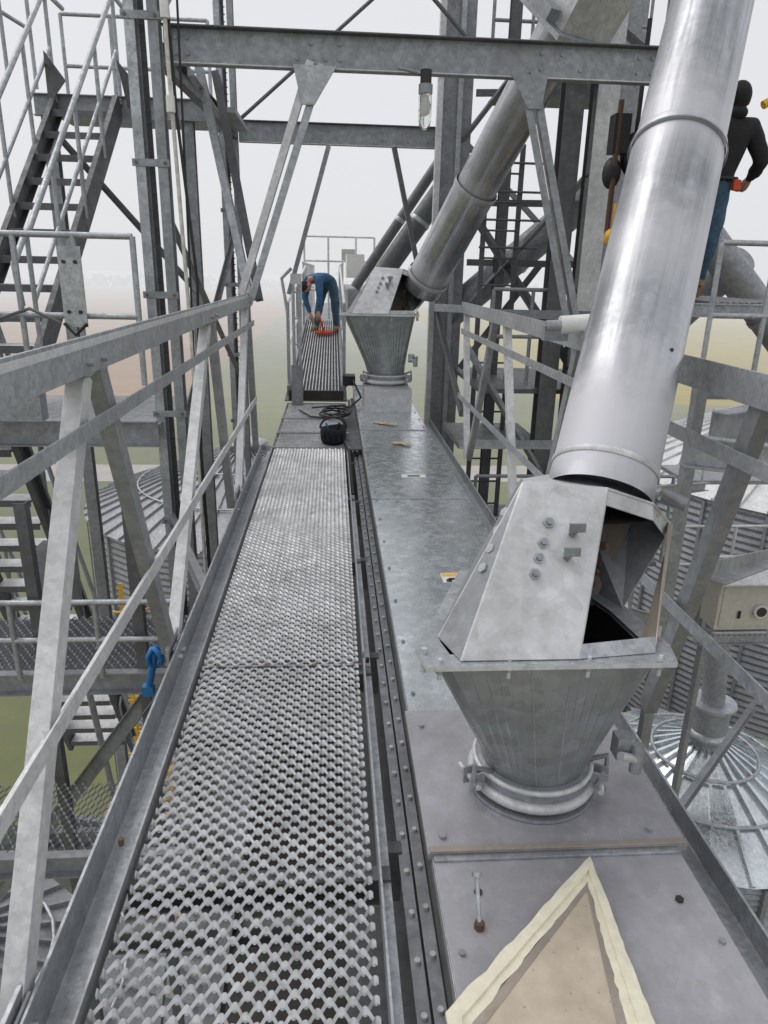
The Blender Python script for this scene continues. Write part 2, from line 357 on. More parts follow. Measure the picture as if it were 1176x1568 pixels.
# ------------------------------------------------------------ hoppers with hoods
def loft(b,ra,rb,mat,smooth=False):
    n=len(ra); b.add(list(ra)+list(rb),[(i,(i+1)%n,n+(i+1)%n,n+i) for i in range(n)],mat,smooth)
def raycast(poly,cx,cy,a):
    dx,dy=math.cos(a),math.sin(a); best=9
    for i in range(len(poly)):
        x1,y1=poly[i];x2,y2=poly[(i+1)%len(poly)]; ex,ey=x2-x1,y2-y1
        den=dx*ey-dy*ex
        if abs(den)<1e-9: continue
        t_=((x1-cx)*ey-(y1-cy)*ex)/den; u_=((x1-cx)*dy-(y1-cy)*dx)/den
        if t_>0 and -1e-6<=u_<=1+1e-6: best=min(best,t_)
    return cx+dx*best,cy+dy*best
def hopper(name,T,sc_=1.0):
    b=B(name)
    f=lambda x,y,z: T@V((x,y,z))
    g=lambda x,y,z: T@V((x-.005,y+.03,z))
    N=64
    o=V((.65,1.87,.03))
    def ring(r,z): return [g(r*math.cos(2*math.pi*i/N),r*math.sin(2*math.pi*i/N),z) for i in range(N)]
    loft(b,ring(.165,.0),ring(.165,.11),GH,True)
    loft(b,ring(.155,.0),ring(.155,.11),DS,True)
    loft(b,ring(.205,.0),ring(.205,.012),G,True); loft(b,ring(.205,.012),ring(.165,.012),G)
    loft(b,ring(.186,.038),ring(.186,.098),GM,True); loft(b,ring(.186,.098),ring(.166,.104),GM,True); loft(b,ring(.186,.038),ring(.166,.034),GM,True)
    for r_,z_,m_,w_ in((.190,.042,GL,.017),(.186,.094,GL,.009)):
        b.tube([g(r_*math.cos(2*math.pi*i/48),r_*math.sin(2*math.pi*i/48),z_) for i in range(49)],w_*sc_,m_,8,False)
    for ang in(198,338):
        a=math.radians(ang); er=V((math.cos(a),math.sin(a),0)); et=V((-er.y,er.x,0))
        for q in(-1,1):
            c0=er*.185+et*.022*q; b.add([g(*(c0+er*x_+et*y_+V((0,0,z_)))) for x_ in(0,.055) for y_ in(-.004,.004) for z_ in(.035,.095)],[(0,1,3,2),(4,6,7,5),(0,4,5,1),(2,3,7,6),(0,2,6,4),(1,5,7,3)],G)
        c0=er*.222+V((0,0,.065))
        b.tube([g(*(c0-et*.075)),g(*(c0+et*.05))],.009*sc_,GL,8)
        for q_ in(-.034,.034): b.tube([g(*(c0+et*(q_-.008))),g(*(c0+et*(q_+.008)))],.018*sc_,G,6)
        b.tube([g(*(er*.17+et*.03+V((0,0,.10)))),g(*(er*.23+et*.03+V((0,0,.13)))),g(*(er*.235+et*.03+V((0,0,.05))))],.010*sc_,GM,8)
    fl=[(.235,1.55),(.885,1.55),(.905,1.64),(.88,1.85),(.79,2.16),(.42,2.16),(.30,1.85),(.215,1.64)]
    fl=[(x-o.x,y-o.y) for x,y in fl]; ccx,ccy=-.085,-.02
    insf=lambda k:[(ccx+(x-ccx)*k,ccy+(y-ccy)*k) for x,y in fl]
    inn_=insf(.90); sq=[raycast(inn_,ccx,ccy,2*math.pi*i/N) for i in range(N)]
    zt=.622
    top=[f(x,y,zt) for x,y in sq]
    loft(b,ring(.168,.11),top,GH)
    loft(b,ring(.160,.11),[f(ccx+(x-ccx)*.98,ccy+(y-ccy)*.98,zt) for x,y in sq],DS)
    for a in (222,318,262,285):
        i=int(a/360*N); b.tube([ring(.168,.11)[i],top[i]],.0022*sc_,G,6)
    b.box(f(.205,-.15,.26),(.05*sc_,.05*sc_,.07*sc_),G); b.tube([f(.18,-.20,.26),f(.25,-.18,.23)],.014*sc_,GL,8)
    b.tube([f(.24,-.18,.28),f(.24,-.18,.19)],.02*sc_,G,8)
    fi=insf(.80)
    for z in(zt+.002,zt+.016): loft(b,[f(x,y,z) for x,y in fl],[f(x,y,z) for x,y in fi],G)
    loft(b,[f(x,y,zt+.002) for x,y in fl],[f(x,y,zt+.016) for x,y in fl],GL)
    for bx in(.27,.45,.66,.85): b.tube([f(bx-o.x,1.575-o.y,zt-.035),f(bx-o.x,1.575-o.y,zt+.024)],.006*sc_,GL,8); b.tube([f(bx-o.x,1.575-o.y,zt-.016),f(bx-o.x,1.575-o.y,zt)],.011*sc_,G,6)
    b.tube([f(.895-o.x,1.70-o.y,zt-.04),f(.895-o.x,1.70-o.y,zt+.04)],.010*sc_,GL,8)
    b.tube([f(.235-o.x,1.62-o.y,zt-.04),f(.235-o.x,1.62-o.y,zt+.03)],.008*sc_,GL,8)
    H=lambda x,y,z: f(x-o.x,y-o.y,z-o.z)
    z=.03+zt+.016
    b0,b1,b2,b3=H(.325,1.575,z),H(.63,1.575,z),H(.845,1.60,z),H(.86,1.86,z)
    b5,b6,b7=H(.78,2.12,z),H(.44,2.12,z),H(.285,1.70,z)
    t0,t1,t2,t3,t4,t5,t6=H(.54,1.91,1.045),H(.775,1.88,1.035),H(.93,1.91,.98),H(1.07,2.05,.86),H(1.02,2.27,.93),H(.80,2.30,.97),H(.60,2.14,.99)
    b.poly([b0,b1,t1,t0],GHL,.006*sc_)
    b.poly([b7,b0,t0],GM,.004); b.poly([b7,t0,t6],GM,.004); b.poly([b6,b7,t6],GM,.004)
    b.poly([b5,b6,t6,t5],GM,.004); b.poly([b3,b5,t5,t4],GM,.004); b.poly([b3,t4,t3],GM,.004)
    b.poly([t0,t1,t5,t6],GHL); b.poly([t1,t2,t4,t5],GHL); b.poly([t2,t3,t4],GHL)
    b.poly([t1,t2,t2.lerp(b2,.12),t1.lerp(b1,.10)],GHL,.004)
    b.poly([t2,t3,t3.lerp(b3,.14),t2.lerp(b2,.12)],GHL,.004)
    b.poly([t3,t3.lerp(t2,.22),b2.lerp(b3,.02),b2.lerp(b3,.35)],TAN,.004)
    b.poly([b1,b2,b2.lerp(t2,.10),b1.lerp(t1,.08)],G,.004)
    for p_,q_ in((b0,t0),(b1,t1),(t0,t1),(t1,t2),(t2,t3),(b7,t0)): b.tube([p_,q_],.005*sc_,GHL,6)
    K=10; la=[];lb=[]
    for i in range(K+1):
        a=math.radians(165-140*i/K)
        la.append(H(.62+.20*math.cos(a),1.88+.14*math.sin(a),z-.03)); lb.append(H(.80+.19*math.cos(a),2.0+.19*math.sin(a),.93))
    b.add(la+lb,[(i,i+1,K+2+i,K+1+i) for i in range(K)],TAN,True)
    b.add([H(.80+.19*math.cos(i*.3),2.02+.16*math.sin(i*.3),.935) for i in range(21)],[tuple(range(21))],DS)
    for q in range(4): b.bolt(H(.80,1.97-.02*q,.70+.05*q),(-.7,-.7,.1),.013*sc_,.012,RUST)
    nrm=(b1-b0).cross(t0-b0).normalized()
    if nrm.y>0: nrm=-nrm
    def on(u,v): return b0.lerp(b1,u).lerp(t0.lerp(t1,u),v)
    for v in(.46,.55,.64,.76): b.bolt(on(.42,v)+nrm*.006*sc_,nrm,.017*sc_,.008*sc_,G); b.bolt(on(.42,v)+nrm*.012*sc_,nrm,.010*sc_,.012*sc_,GM)
    for v in(.56,.70):
        p=on(.70,v)+nrm*.006; b.tube([p,p+nrm*.05*sc_],.012*sc_,GM,4); b.box(p+nrm*.05*sc_,(.045*sc_,.008*sc_,.025*sc_),GM)
    sd=(b0-b7).cross(t0-b7).normalized()
    if sd.x>0: sd=-sd
    for v in(.45,.56,.67,.78):
        p=b0.lerp(t0,v).lerp(b7.lerp(t6,v),.25); b.bolt(p+sd*.004,sd,.015*sc_,.022*sc_,G)
    return b
T1=Matrix.Translation((.65,1.87,.026))
hb=hopper('spout_hopper',T1); hb.obj(.0012)
S=1.36
T2=Matrix.Translation((.66,8.85,.27))@Matrix.Scale(S,4)
hb=hopper('spout_hopper',T2,S)
hb.box((.66,8.85,.14),(.56,.8,.26),GL); hb.obj()
# pipes
def ringband(b,p,d,r,w,mat,n=48):
    b.tube([p-d*w,p-d*w*.4,p+d*w*.4,p+d*w],r,mat,n,False,[r*.985,r,r,r*.985])
p=B('spout_pipe')
E=P1A+P1D*3.6
p.tube([P1A-P1D*.08,P1A+P1D*1.28],.160,PM,64,False); p.tube([P1A+P1D*1.28,E],.155,PM,64,False)
ringband(p,P1A+P1D*1.30,P1D,.166,.022,PM); ringband(p,P1A+P1D*1.285,P1D,.171,.004,GM)
ringband(p,P1A+P1D*.01,P1D,.165,.010,GHL)
p.tube([P1A+V((.17,-.06,-.05)),P1A+V((.23,-.10,-.07))],.022,GM,12); p.tube([P1A+V((.10,-.17,.0)),P1A+V((.20,-.12,-.06))],.009,GM,8)
p.bolt(P1A+P1D*.45+V((.06,-.155,.02)),(.3,-1,0),.007,.003,RUST)
p.obj()
p=B('spout_pipe')
p.tube([P2A-P2D*.15,P2A+P2D*1.2],.235,PM2,48,False); p.tube([P2A+P2D*1.2,P2B],.22,PM2,48,False)
ringband(p,P2A+P2D*1.2,P2D,.248,.035,PM2); ringband(p,P2A+P2D*.02,P2D,.26,.03,GL)
p.obj()
v=B('slide_gate_valve')
R=Matrix((P2D.cross(V((0,0,1))).normalized(),P2D.cross(P2D.cross(V((0,0,1)))).normalized(),P2D)).transposed()
v.box(P2B,(.75,.75,.05),G,R); v.box(P2B+P2D*.3,(.62,.62,.55),GHL,R); v.box(P2B+P2D*.6,(.78,.78,.05),GM,R); v.box(P2B+P2D*.1+R@V((.42,0,0)),(.12,.5,.10),GM,R)
v.tube([P2B+P2D*.6,P2B+P2D*2],.24,PM2,32,False); v.obj(.004)
for a,b_,r_,m_ in [((3.3,9.6,2.6),(1.55,10.2,1.0),.20,GM),((1.75,12,3.4),(.35,12,1.35),.08,GD),((1.75,11,3.0),(.75,11,1.6),.15,GD),((4.2,7.5,1.8),(3.7,9.5,.2),.16,GM),((3.5,7.5,2.3),(5.6,7.5,.2),.17,GM)]:
    q=B('spout_pipe'); a=V(a);b_=V(b_); q.tube([a,b_],r_,m_,28); ringband(q,a.lerp(b_,.5),(b_-a).normalized(),r_*1.06,.03,G,28); q.obj()
# ------------------------------------------------------------ tower frame
def portal(name,Y,xl,xr,zb,hb_,cw,colr,mat):
    b=B(name)
    b.beam((xl+.12,Y,zb),(xr,Y,zb),prC(-.075,hb_,.010),mat)
    b.beam((xl+.12,Y-.002,zb-hb_/2+.004),(xr,Y-.002,zb-hb_/2+.004),prR(.03,.008),GL)
    b.beam((xl+.12,Y-.02,zb+hb_/2+.005),(xr,Y-.02,zb+hb_/2+.005),prR(.09,.010),GD)
    for x in (xl+.2,xl+.28,-.25,-.15,-.05,.05,xr*.62,xr*.68,xr*.74,xr-.2,xr-.1,.62):
        for dz in(-.045,.05): 
            if random.random()<.7: b.bolt((x,Y-.002,zb+dz),(0,-1,0),.014,.010,GM)
    for dx,m in((-.11,G),(.045,mat)):
        b.beam((xl+dx,Y-.06,-9),(xl+dx,Y-.06,7.5),prC(-.07,.12,.008),m,(0,1,0))
    b.beam((xl-.03,Y+.02,-9),(xl-.03,Y+.02,7.5),prR(.05,.02),GD,(0,1,0))
    z=-4
    while z<6.5:
        b.box((xl,Y-.125,z),(.26,.008,.05),mat); 
        for dx in(-.1,.1): b.bolt((xl+dx,Y-.13,z),(0,-1,0),.012,.01,GD)
        z+=.9
    z=-3
    while z<6:
        b.box((xl+.01,Y-.1225,z),(.035,.004,.012),DS); z+=.075
    if cw:
        b.beam((xr+colr,Y,-9),(xr+colr,Y,7.5),prH(cw,cw*.9,.02),mat,(0,1,0))
    return b
b=portal('tower_portal_frame',5.8,-1.29,2.42,3.06,.215,.28,.15,GM)
b.beam((-.10,5.78,2.99),(-.66,5.84,1.40),prL(.055,.08,.008),G,(0,1,0)); b.beam((-.13,5.77,2.99),(-.69,5.83,1.40),prL(-.055,.08,.008),GL,(0,1,0))
b.poly([(-.28,5.765,2.97),(.03,5.765,2.97),(-.13,5.765,2.72),(-.22,5.765,2.72)],G,.008)
b.beam((1.42,5.78,2.99),(1.98,5.84,1.15),prL(.055,.08,.008),GM,(0,1,0)); b.beam((1.39,5.77,2.99),(1.95,5.83,1.15),prL(-.055,.08,.008),GM,(0,1,0))
b.poly([(1.28,5.765,2.97),(1.55,5.765,2.97),(1.52,5.765,2.75),(1.42,5.765,2.75)],GM,.008)
b.obj(.002)
b=portal('tower_portal_frame',10.0,-1.29,1.40,3.22,.23,.40,.12,GM)
b.beam((-.08,9.98,3.1),(-.62,10,1.3),prL(.06,.09,.009),GM,(0,1,0)); b.beam((.75,9.98,3.1),(1.2,10,1.3),prL(.06,.09,.009),GD,(0,1,0))
b.beam((1.55,9.75,-6),(1.55,9.75,7.5),prR(.06,.10),G,(0,1,0)); b.beam((1.30,9.72,-6),(1.30,9.72,7.5),prR(.07,.10),GL,(0,1,0))
b.obj(.002)
b=B('tower_bracing')
for x in(-1.29,):
    b.beam((x+.05,5.9,3.02),(x+.05,9.9,3.2),prC(.07,.16,.01),GD)
    b.beam((x+.25,5.9,2.9),(x+.02,9.9,3.15),prL(.06,.08),GM)
    b.beam((x,5.9,2.0),(x,9.9,.2),prL(.06,.06),GM); b.beam((x,5.9,.2),(x,9.9,2.0),prL(.06,.06),GD)
    b.beam((x+.02,5.9,3.2),(x,9.9,5.6),prL(.06,.06),GD)
b.beam((-1.08,6.5,3.1),(-.70,6.1,1.35),prC(.06,.10),G,(0,1,0)); b.beam((-.98,6.7,3.1),(-.64,6.2,1.35),prC(.06,.08),GD,(0,1,0))
b.tube([(-1.2,9.95,3.3),(.75,9.95,4.9)],.022,GD)
b.tube([(.2,8.0,4.8),(1.3,8.0,3.8)],.02,GD)
b.tube([(-1.1,7.5,3.9),(-.4,7.5,4.9)],.02,GD)
for x,y,w_,m in((2.42,8.0,.2,GD),(2.72,7.9,.22,GL),(2.05,9.2,.12,GD),(3.3,9,.2,GM),(3.9,10.5,.25,GM)):
    b.beam((x,y,-9),(x,y,7.5),prH(w_,w_,.014),m,(0,1,0))
b.beam((2.57,7.86,-9),(2.57,7.86,7.5),prR(.03,.02),DK,(0,1,0))
for (a,c_,m) in [((1.6,9.9,3.1),(2.7,8,4.6),GM),((1.6,9.9,.9),(2.7,8,2.6),GM),((1.6,9.9,2.6),(2.7,8,.6),GD),((1.5,10,1.1),(3.9,10.5,3.0),GD),((1.5,10,3.3),(3.9,10.5,1.3),GM),
    ((2.42,8,.7),(3.3,9,2.6),GM),((1.3,7.2,.9),(2.6,8.0,-.9),GM),((1.3,7.1,-.1),(2.5,7.1,-.1),G),((1.3,7.1,1.2),(3.3,7.1,1.2),GM),((1.25,3.3,1.15),(2.6,5.8,.4),GM),((2.55,5.8,1.35),(3.4,9,1.0),GM),
    ((1.5,9.8,4.2),(2.7,7.9,3.4),GD),((2.0,9,4.9),(3.6,8,3.4),GD),((2.9,7,3.3),(3.6,7.2,4.8),GM),((2.6,5.8,2.95),(3.9,8.5,3.4),GM),((1.3,7.2,.2),(1.35,9.8,1.1),GD),
    ((1.7,9.5,1.7),(3.4,9.2,1.7),GD),((1.7,9.5,2.4),(3.4,9.2,2.4),GD),((1.7,9.5,3.6),(3.4,9.2,3.6),GD),((1.7,9.4,2.4),(2.4,9.2,3.6),GD),((1.7,9.4,.4),(2.6,9.2,1.7),GD)]:
    b.beam(a,c_,prL(.07,.08,.009),m)
b.obj()
def railing(b,pts,h=1.07,n=1.2,mat=G,r=.021,mids=(.55,)):
    for i in range(len(pts)-1):
        a=V(pts[i]);c_=V(pts[i+1]); L_=(c_-a).length; k=max(1,round(L_/n))
        for j in range(k+1):
            q=a.lerp(c_,j/k); b.tube([q,q+V((0,0,h))],r,mat,8)
        for hh in (h,)+tuple(mids): b.tube([a+V((0,0,hh)),c_+V((0,0,hh))],r,mat,8)
def ladder(b,p1,p2,w_,mat=G,side=(1,0,0),r=.018,step=.3):
    p1=V(p1);p2=V(p2);s_=V(side)*w_/2; 
    for q in(-1,1): b.beam(p1+s_*q,p2+s_*q,prR(.012,.06),mat,V(side))
    n=int((p2-p1).length/step)
    for i in range(1,n): c_=p1.lerp(p2,i/n); b.tube([c_-s_,c_+s_],r*.7,mat,6)
q=B('access_ladder'); ladder(q,(1.95,8.8,-4),(1.95,8.8,3.0),.4,GD); 
for z in(1.9,2.2,2.5,2.8): q.tube([(1.7,8.75,z),(2.4,8.75,z)],.014,GD,6)
q.obj()
q=B('service_platform')
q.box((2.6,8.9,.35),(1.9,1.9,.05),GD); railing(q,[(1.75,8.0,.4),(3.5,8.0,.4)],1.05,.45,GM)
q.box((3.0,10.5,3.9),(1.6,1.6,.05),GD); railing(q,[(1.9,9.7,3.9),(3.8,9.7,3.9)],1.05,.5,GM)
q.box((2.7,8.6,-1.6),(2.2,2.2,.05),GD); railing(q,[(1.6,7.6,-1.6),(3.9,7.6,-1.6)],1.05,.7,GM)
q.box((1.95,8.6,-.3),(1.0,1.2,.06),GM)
q.obj()
q=B('service_platform')
q.box((3.25,6.2,1.40),(.75,1.5,.06),GD)
expanded(q,2.9,3.62,5.45,6.9,1.44,.05,.03,GM)
q.beam((2.7,5.4,1.38),(5.2,5.4,1.38),prC(.05,.10),G)
railing(q,[(2.75,5.2,.85),(5.2,5.2,.85)],1.0,.42,G,.02,(.5,))
q.beam((2.75,5.3,.80),(5.4,5.3,.80),prC(.06,.14),GM)
q.obj()
b=B('support_beam')
b.beam((1.5,2.7,1.02),(4.6,4.6,1.12),prC(.07,.17,.01),GM); b.obj(.002)
b=B('support_beam'); b.beam((1.3,2.5,1.0),(2.9,2.6,.8),prC(.06,.12,.01),G); b.beam((1.3,2.2,.6),(3.2,4.4,-.2),prL(.07,.07),GM); b.beam((1.9,3.6,1.2),(1.9,3.6,-3),prL(.06,.06),GM,(0,1,0)); b.obj(.002)
j=B('conduit_fitting'); j.tube([(1.12,3.55,1.37),(1.30,3.55,1.385)],.045,WH,20); j.tube([(1.28,3.55,1.385),(1.33,3.55,1.385)],.05,WH,20); j.tube([(1.05,3.55,1.365),(1.14,3.55,1.37)],.028,G,16); j.box((1.1,3.56,1.33),(.12,.05,.07),GM); j.obj()
# ------------------------------------------------------------ left side : stairs and platforms
def stairs(name,a,b2,w_,n,rail=True,mat=GM,hr=.95):
    q=B(name); a=V(a);b2=V(b2)
    for s_ in(-w_/2,w_/2):
        o=V((s_,0,0)); q.beam(a+o,b2+o,prC(.05 if s_>0 else -.05,.20,.01),mat)
        if rail:
            up=V((0,0,hr)); q.tube([b2+o+V((0,-.25,hr-.5)),b2+o+V((0,-.3,hr-.2)),b2+o+V((0,-.05,hr)),b2+o+up+(a-b2)*.03,a+o+up,a+o+up+V((0,.5,0))],.024,G,10)
            q.tube([b2+o+up*.5,a+o+up*.5],.018,G,8)
            for k in range(5):
                c_=b2.lerp(a,k/4)+o; q.tube([c_,c_+up],.02,G,8)
    for i in range(n):
        c_=a.lerp(b2,(i+.5)/n); q.box(c_,(w_-.04,.2,.022),GL); q.box(c_+V((0,-.1,-.02)),(w_-.04,.008,.06),GD)
    return q
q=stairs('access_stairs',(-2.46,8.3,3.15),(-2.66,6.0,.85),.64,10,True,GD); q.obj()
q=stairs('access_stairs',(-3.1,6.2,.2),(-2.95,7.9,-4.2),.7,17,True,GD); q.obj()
q=B('stair_landing')
q.box((-2.0,8.9,3.15),(2.0,1.1,.05),GM); q.beam((-3.0,8.32,3.12),(-1.3,8.32,3.12),prC(.06,.2),GM)
q.poly([(-2.82,8.2,3.1),(-2.78,8.1,3.55),(-2.60,8.1,3.3)],GD,.01); q.poly([(-2.05,8.2,3.1),(-2.1,8.1,3.5),(-1.85,8.1,3.2)],GD,.01)
railing(q,[(-3.0,9.4,3.17),(-1.4,9.4,3.17)],1.05,.6)
railing(q,[(-3.4,7.3,3.4),(-3.2,9.0,3.4)],1.0,.5)
for x in(-2.9,-1.5): q.beam((x,8.4,3.1),(x,8.4,-9),prH(.12,.12,.01),GM,(0,1,0))
q.beam((-2.9,8.4,2.9),(-1.5,8.4,1.3),prL(.06,.06),GD)
q.obj()
q=B('service_platform')
q.box((-2.5,6.2,.42),(2.3,1.3,.04),GM)
q.beam((-3.8,5.52,.38),(-1.35,5.52,.38),prC(.06,.20,.01),GM); 
railing(q,[(-3.9,5.5,.75),(-1.42,5.5,.75)],1.05,.45,G,.022,(.5,))
for x in(-2.52,-1.85):
    q.box((x,5.44,1.45),(.16,.012,.55),G)
    for z in(1.28,1.62):
        for dx in(-.04,.04): q.bolt((x+dx,5.43,z),(0,-1,0),.014,.01,DS)
    q.tube([(x-.08,5.42,1.2),(x,5.40,1.12),(x+.08,5.42,1.2)],.012,DK,8)
q.tube([(-2.4,5.42,1.22),(-2.15,5.40,1.30),(-1.95,5.42,1.2)],.012,GD,8)
q.box((-2.35,5.3,.62),(.5,.12,.2),GM)
q.obj()
b=B('lower_catwalk')
for Y,z in((4.3,-1.05),(3.6,-1.9),(4.9,-2.9)):
    b.beam((-4.2,Y,z),(-.9,Y,z),prC(.06,.16,.01),GM)
b.box((-2.6,4.7,-1.0),(3.2,.75,.02),GD)
expanded(b,-4.2,-1.0,4.32,5.05,-.97,.06,.04,GM)
railing(b,[(-4.2,4.25,-1.0),(-1.0,4.25,-1.0)],.55,.5,G,.02,(.28,))
expanded(b,-3.6,-1.2,3.62,4.2,-1.82,.06,.04,GM)
for x in(-1.25,-1.9,-2.9): b.beam((x,4.3,-9),(x,4.3,.2),prL(.07,.07,.008),GD,(0,1,0))
for (a,c_) in [((-3.2,5,-4),(-1.2,4.3,-1.1)),((-1.2,5,-5),(-3.3,4.4,-1.2)),((-1.3,3,-4.5),(-1.3,6,-1.2)),((-1.35,5.8,-.4),(-.6,3.5,-.2)),((-3.5,6,-3.5),(-.5,5,-3.2)),((-3.5,7,-5),(-.5,7,-5)),((-.9,2,-3),(-.8,8,-3)),((-.2,1,-2.6),(-.2,9,-2.6))]:
    b.beam(a,c_,prC(.05,.10,.008),GM)
b.box((-2.2,5.4,-.75),(.25,.2,.5),GM)
for x in(-3.6,-2.4,-1.4): b.tube([(x,4.9,-1.2),(x+.2,5.6,-1.5),(x+.25,5.9,-3.5)],.03,G,8)
b.obj()
b=B('under_walkway_structure')
for y in(1.2,2.8,4.4,6.2):
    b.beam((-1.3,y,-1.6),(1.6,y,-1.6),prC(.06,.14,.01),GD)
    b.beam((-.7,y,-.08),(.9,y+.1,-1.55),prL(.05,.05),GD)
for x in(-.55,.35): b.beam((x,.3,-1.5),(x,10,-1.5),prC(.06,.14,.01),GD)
b.box((-.1,4,-2.4),(1.2,7,.03),DS); b.box((0.3,4,-.75),(.5,9,.5),GD)  # dark sheet added below so the view through the grating stays dark
b.obj()
q=B('caged_ladder')
ladder(q,(-2.75,9.3,-9),(-2.75,9.3,-2.6),.45,YEL)
for k in range(14):
    z=-8.6+k*.45; q.tube([(-2.75+.36*math.cos(a),9.15+.36*math.sin(a)-.1,z) for a in [math.radians(180+i*18) for i in range(11)]],.014,YEL,6)
for a in(200,235,270,305,340): q.tube([(-2.75+.36*math.cos(math.radians(a)),9.05+.36*math.sin(math.radians(a)),-8.6),(-2.75+.36*math.cos(math.radians(a)),9.05+.36*math.sin(math.radians(a)),-2.75)],.012,YEL,6)
q.obj()
q=B('blue_strap'); P=V((-.82,2.95,-.16))
q.tube([P+V((.03*math.cos(i*.7),.02*math.sin(i*1.1),.05*math.sin(i*.7)+.05)) for i in range(14)],.012,BLU,8)
q.tube([P+V((0,0,.08)),P+V((-.02,.01,0)),P+V((-.05,.02,-.13))],.017,BLU,8); q.tube([P+V((.13,0,.12)),P+V((.02,0,.07))],.012,BLU,8); q.box(P+V((-.05,.02,-.13)),(.05,.04,.05),BLU); q.obj()
q=B('hanging_rope'); q.tube([(-1.10,5.55,5),(-1.10,5.55,3.0),(-1.09,5.6,2),(-1.07,5.6,1.1),(-1.08,5.6,-2)],.014,ROPE,8)
for z in(2.6,3.15,3.5): q.tube([(-1.10,5.55,z),(-1.10,5.55,z+.10)],.03,WH,10)
q.obj()
q=B('power_cable')
q.tube([(-1.13,5.6,5),(-1.07,5.58,2.6),(-1.0,5.6,1.5),(-1.05,5.6,.2),(-1.02,5.6,-2)],.011,DK,8)
q.tube([(-1.0,5.62,5),(-1.04,5.6,2.2),(-1.06,5.6,.9),(-1.04,5.6,-2)],.008,DK,8)
q.obj()
q=B('power_cable')
pts=[]
for i in range(40):
    a=i*.42; pts.append((.0+.17*math.cos(a)+.02*i/8*random.uniform(.5,1),8.1+.25*math.sin(a)+random.uniform(-.03,.03),.03+.002*i))
q.tube(pts,.011,DK,8); q.tube([(.1,8.3,.05),(.12,7.4,.03),(.08,6.9,.04),(.14,6.3,.05),(.15,5.2,-.02)],.012,DK,8)
q.tube([(.13,9.3,.15),(.25,9.0,.3),(.35,8.9,.1),(.2,8.5,.05)],.014,DK,8)
q.tube([(-.4,8.4,.03),(-.25,8.0,.03),(-.1,7.9,.04),(.1,8.2,.05),(.0,8.6,.05),(-.25,8.5,.04)],.010,DK,8)
q.box((.2,9.2,.28),(.16,.25,.12),DK); q.obj()
q=B('tool_bag')
N=20; prof=[(.0,.0),(.12,.0),(.145,.05),(.15,.14),(.142,.19),(.13,.19),(.125,.06),(0,.05)]
KB=.84; TB=Matrix.Translation((.0,6.78,.012))@Matrix.Scale(KB,4)
vs=[]
for r_,z_ in prof:
    for k in range(N): 
        a=2*math.pi*k/N; rr=r_*(1+.06*math.sin(3*a)); vs.append(TB@V((rr*math.cos(a),rr*math.sin(a),z_+(.012*math.sin(2*a) if z_>.1 else 0))))
NAVY=plain('black_canvas',(.008,.009,.014),.85,0,.3,30,.5)
q.add(vs,[(i*N+k,i*N+(k+1)%N,(i+1)*N+(k+1)%N,(i+1)*N+k) for i in range(len(prof)-1) for k in range(N)],NAVY,True)
q.tube([TB@V((.15*math.cos(a),.02,.17+.13*math.sin(a))) for a in [math.pi*i/14 for i in range(15)]],.010,DK,8)
q.tube([TB@V((-.04,-.03,.08)),TB@V((-.08,-.07,.25))],.010,BLU,8); q.tube([TB@V((.04,.03,.08)),TB@V((.07,-.01,.24))],.012,DK,8)
for k in range(5):
    a=math.radians(220+k*25); q.box(TB@V((.152*math.cos(a),.152*math.sin(a),.09)),(.042,.010,.075),NAVY,Matrix.Rotation(a+math.pi/2,3,'Z'))
q.obj()
m,nt,bs=newmat('lamp_glass'); bs.inputs['Base Color'].default_value=(.95,.97,.96,1); bs.inputs['Roughness'].default_value=.05; bs.inputs['Transmission Weight'].default_value=.92; bs.inputs['IOR'].default_value=1.45
q=B('jar_light_fixture')
lx,ly=.655,5.68
q.tube([(lx,ly,2.95),(lx,ly,2.86)],.04,DS,16); q.tube([(lx,ly,2.86),(lx,ly,2.80)],.05,GM,16); q.tube([(lx-.05,ly,2.93),(lx-.2,ly,2.955)],.012,GM,8)
q.tube([(lx,ly,2.80),(lx,ly,2.78),(lx,ly,2.66),(lx,ly,2.60),(lx,ly,2.575)],.05,m,20,True,[.04,.047,.047,.04,.018])
q.tube([(lx,ly,2.79),(lx,ly,2.74),(lx,ly,2.68),(lx,ly,2.66)],.02,WH,14,True,[.015,.022,.025,.008])
q.obj()
q=B('ladder_gate_post')
for x in(-.47,-.40): q.beam((x,8.85,.0),(x,8.85,1.55),prR(.035,.03),G,(0,1,0))
for i in range(5): q.tube([(-.47,8.85,.15+i*.3),(-.40,8.85,.15+i*.3)],.012,G,6)
q.box((-.435,8.83,1.5),(.13,.02,.12),GL); q.box((-.44,8.83,.25),(.14,.03,.5),GM)
q.tube([(-.55,9,1.1),(-.62,9.1,1.5),(-.5,9.1,1.62)],.02,G,8); q.obj()
q=B('half_hidden_stand_in')  # hoist-like shapes standing in for a half-hidden harnessed figure
q.ball((2.58,6.6,2.6),.12,DK,16,10,(1,.8,1.5)); q.box((2.62,6.6,2.35),(.14,.16,.22),GD); q.tube([(2.58,6.6,3.6),(2.58,6.6,2.7)],.02,DK,8)
q.tube([(2.52,6.5,2.3),(2.46,6.5,1.95),(2.42,6.5,1.88),(2.45,6.5,2.2)],.03,YEL,8); q.ball((2.42,6.5,1.93),.06,YEL,12,8,(1,1,1.2)); q.tube([(2.40,6.55,3.0),(2.40,6.55,1.95)],.025,plain('brown_strap',(.10,.05,.03)),8)
q.box((2.43,6.6,2.75),(.14,.14,.3),DK); q.ball((2.40,6.6,2.45),.08,DK,12,8,(1,1,1.6))
q.obj()
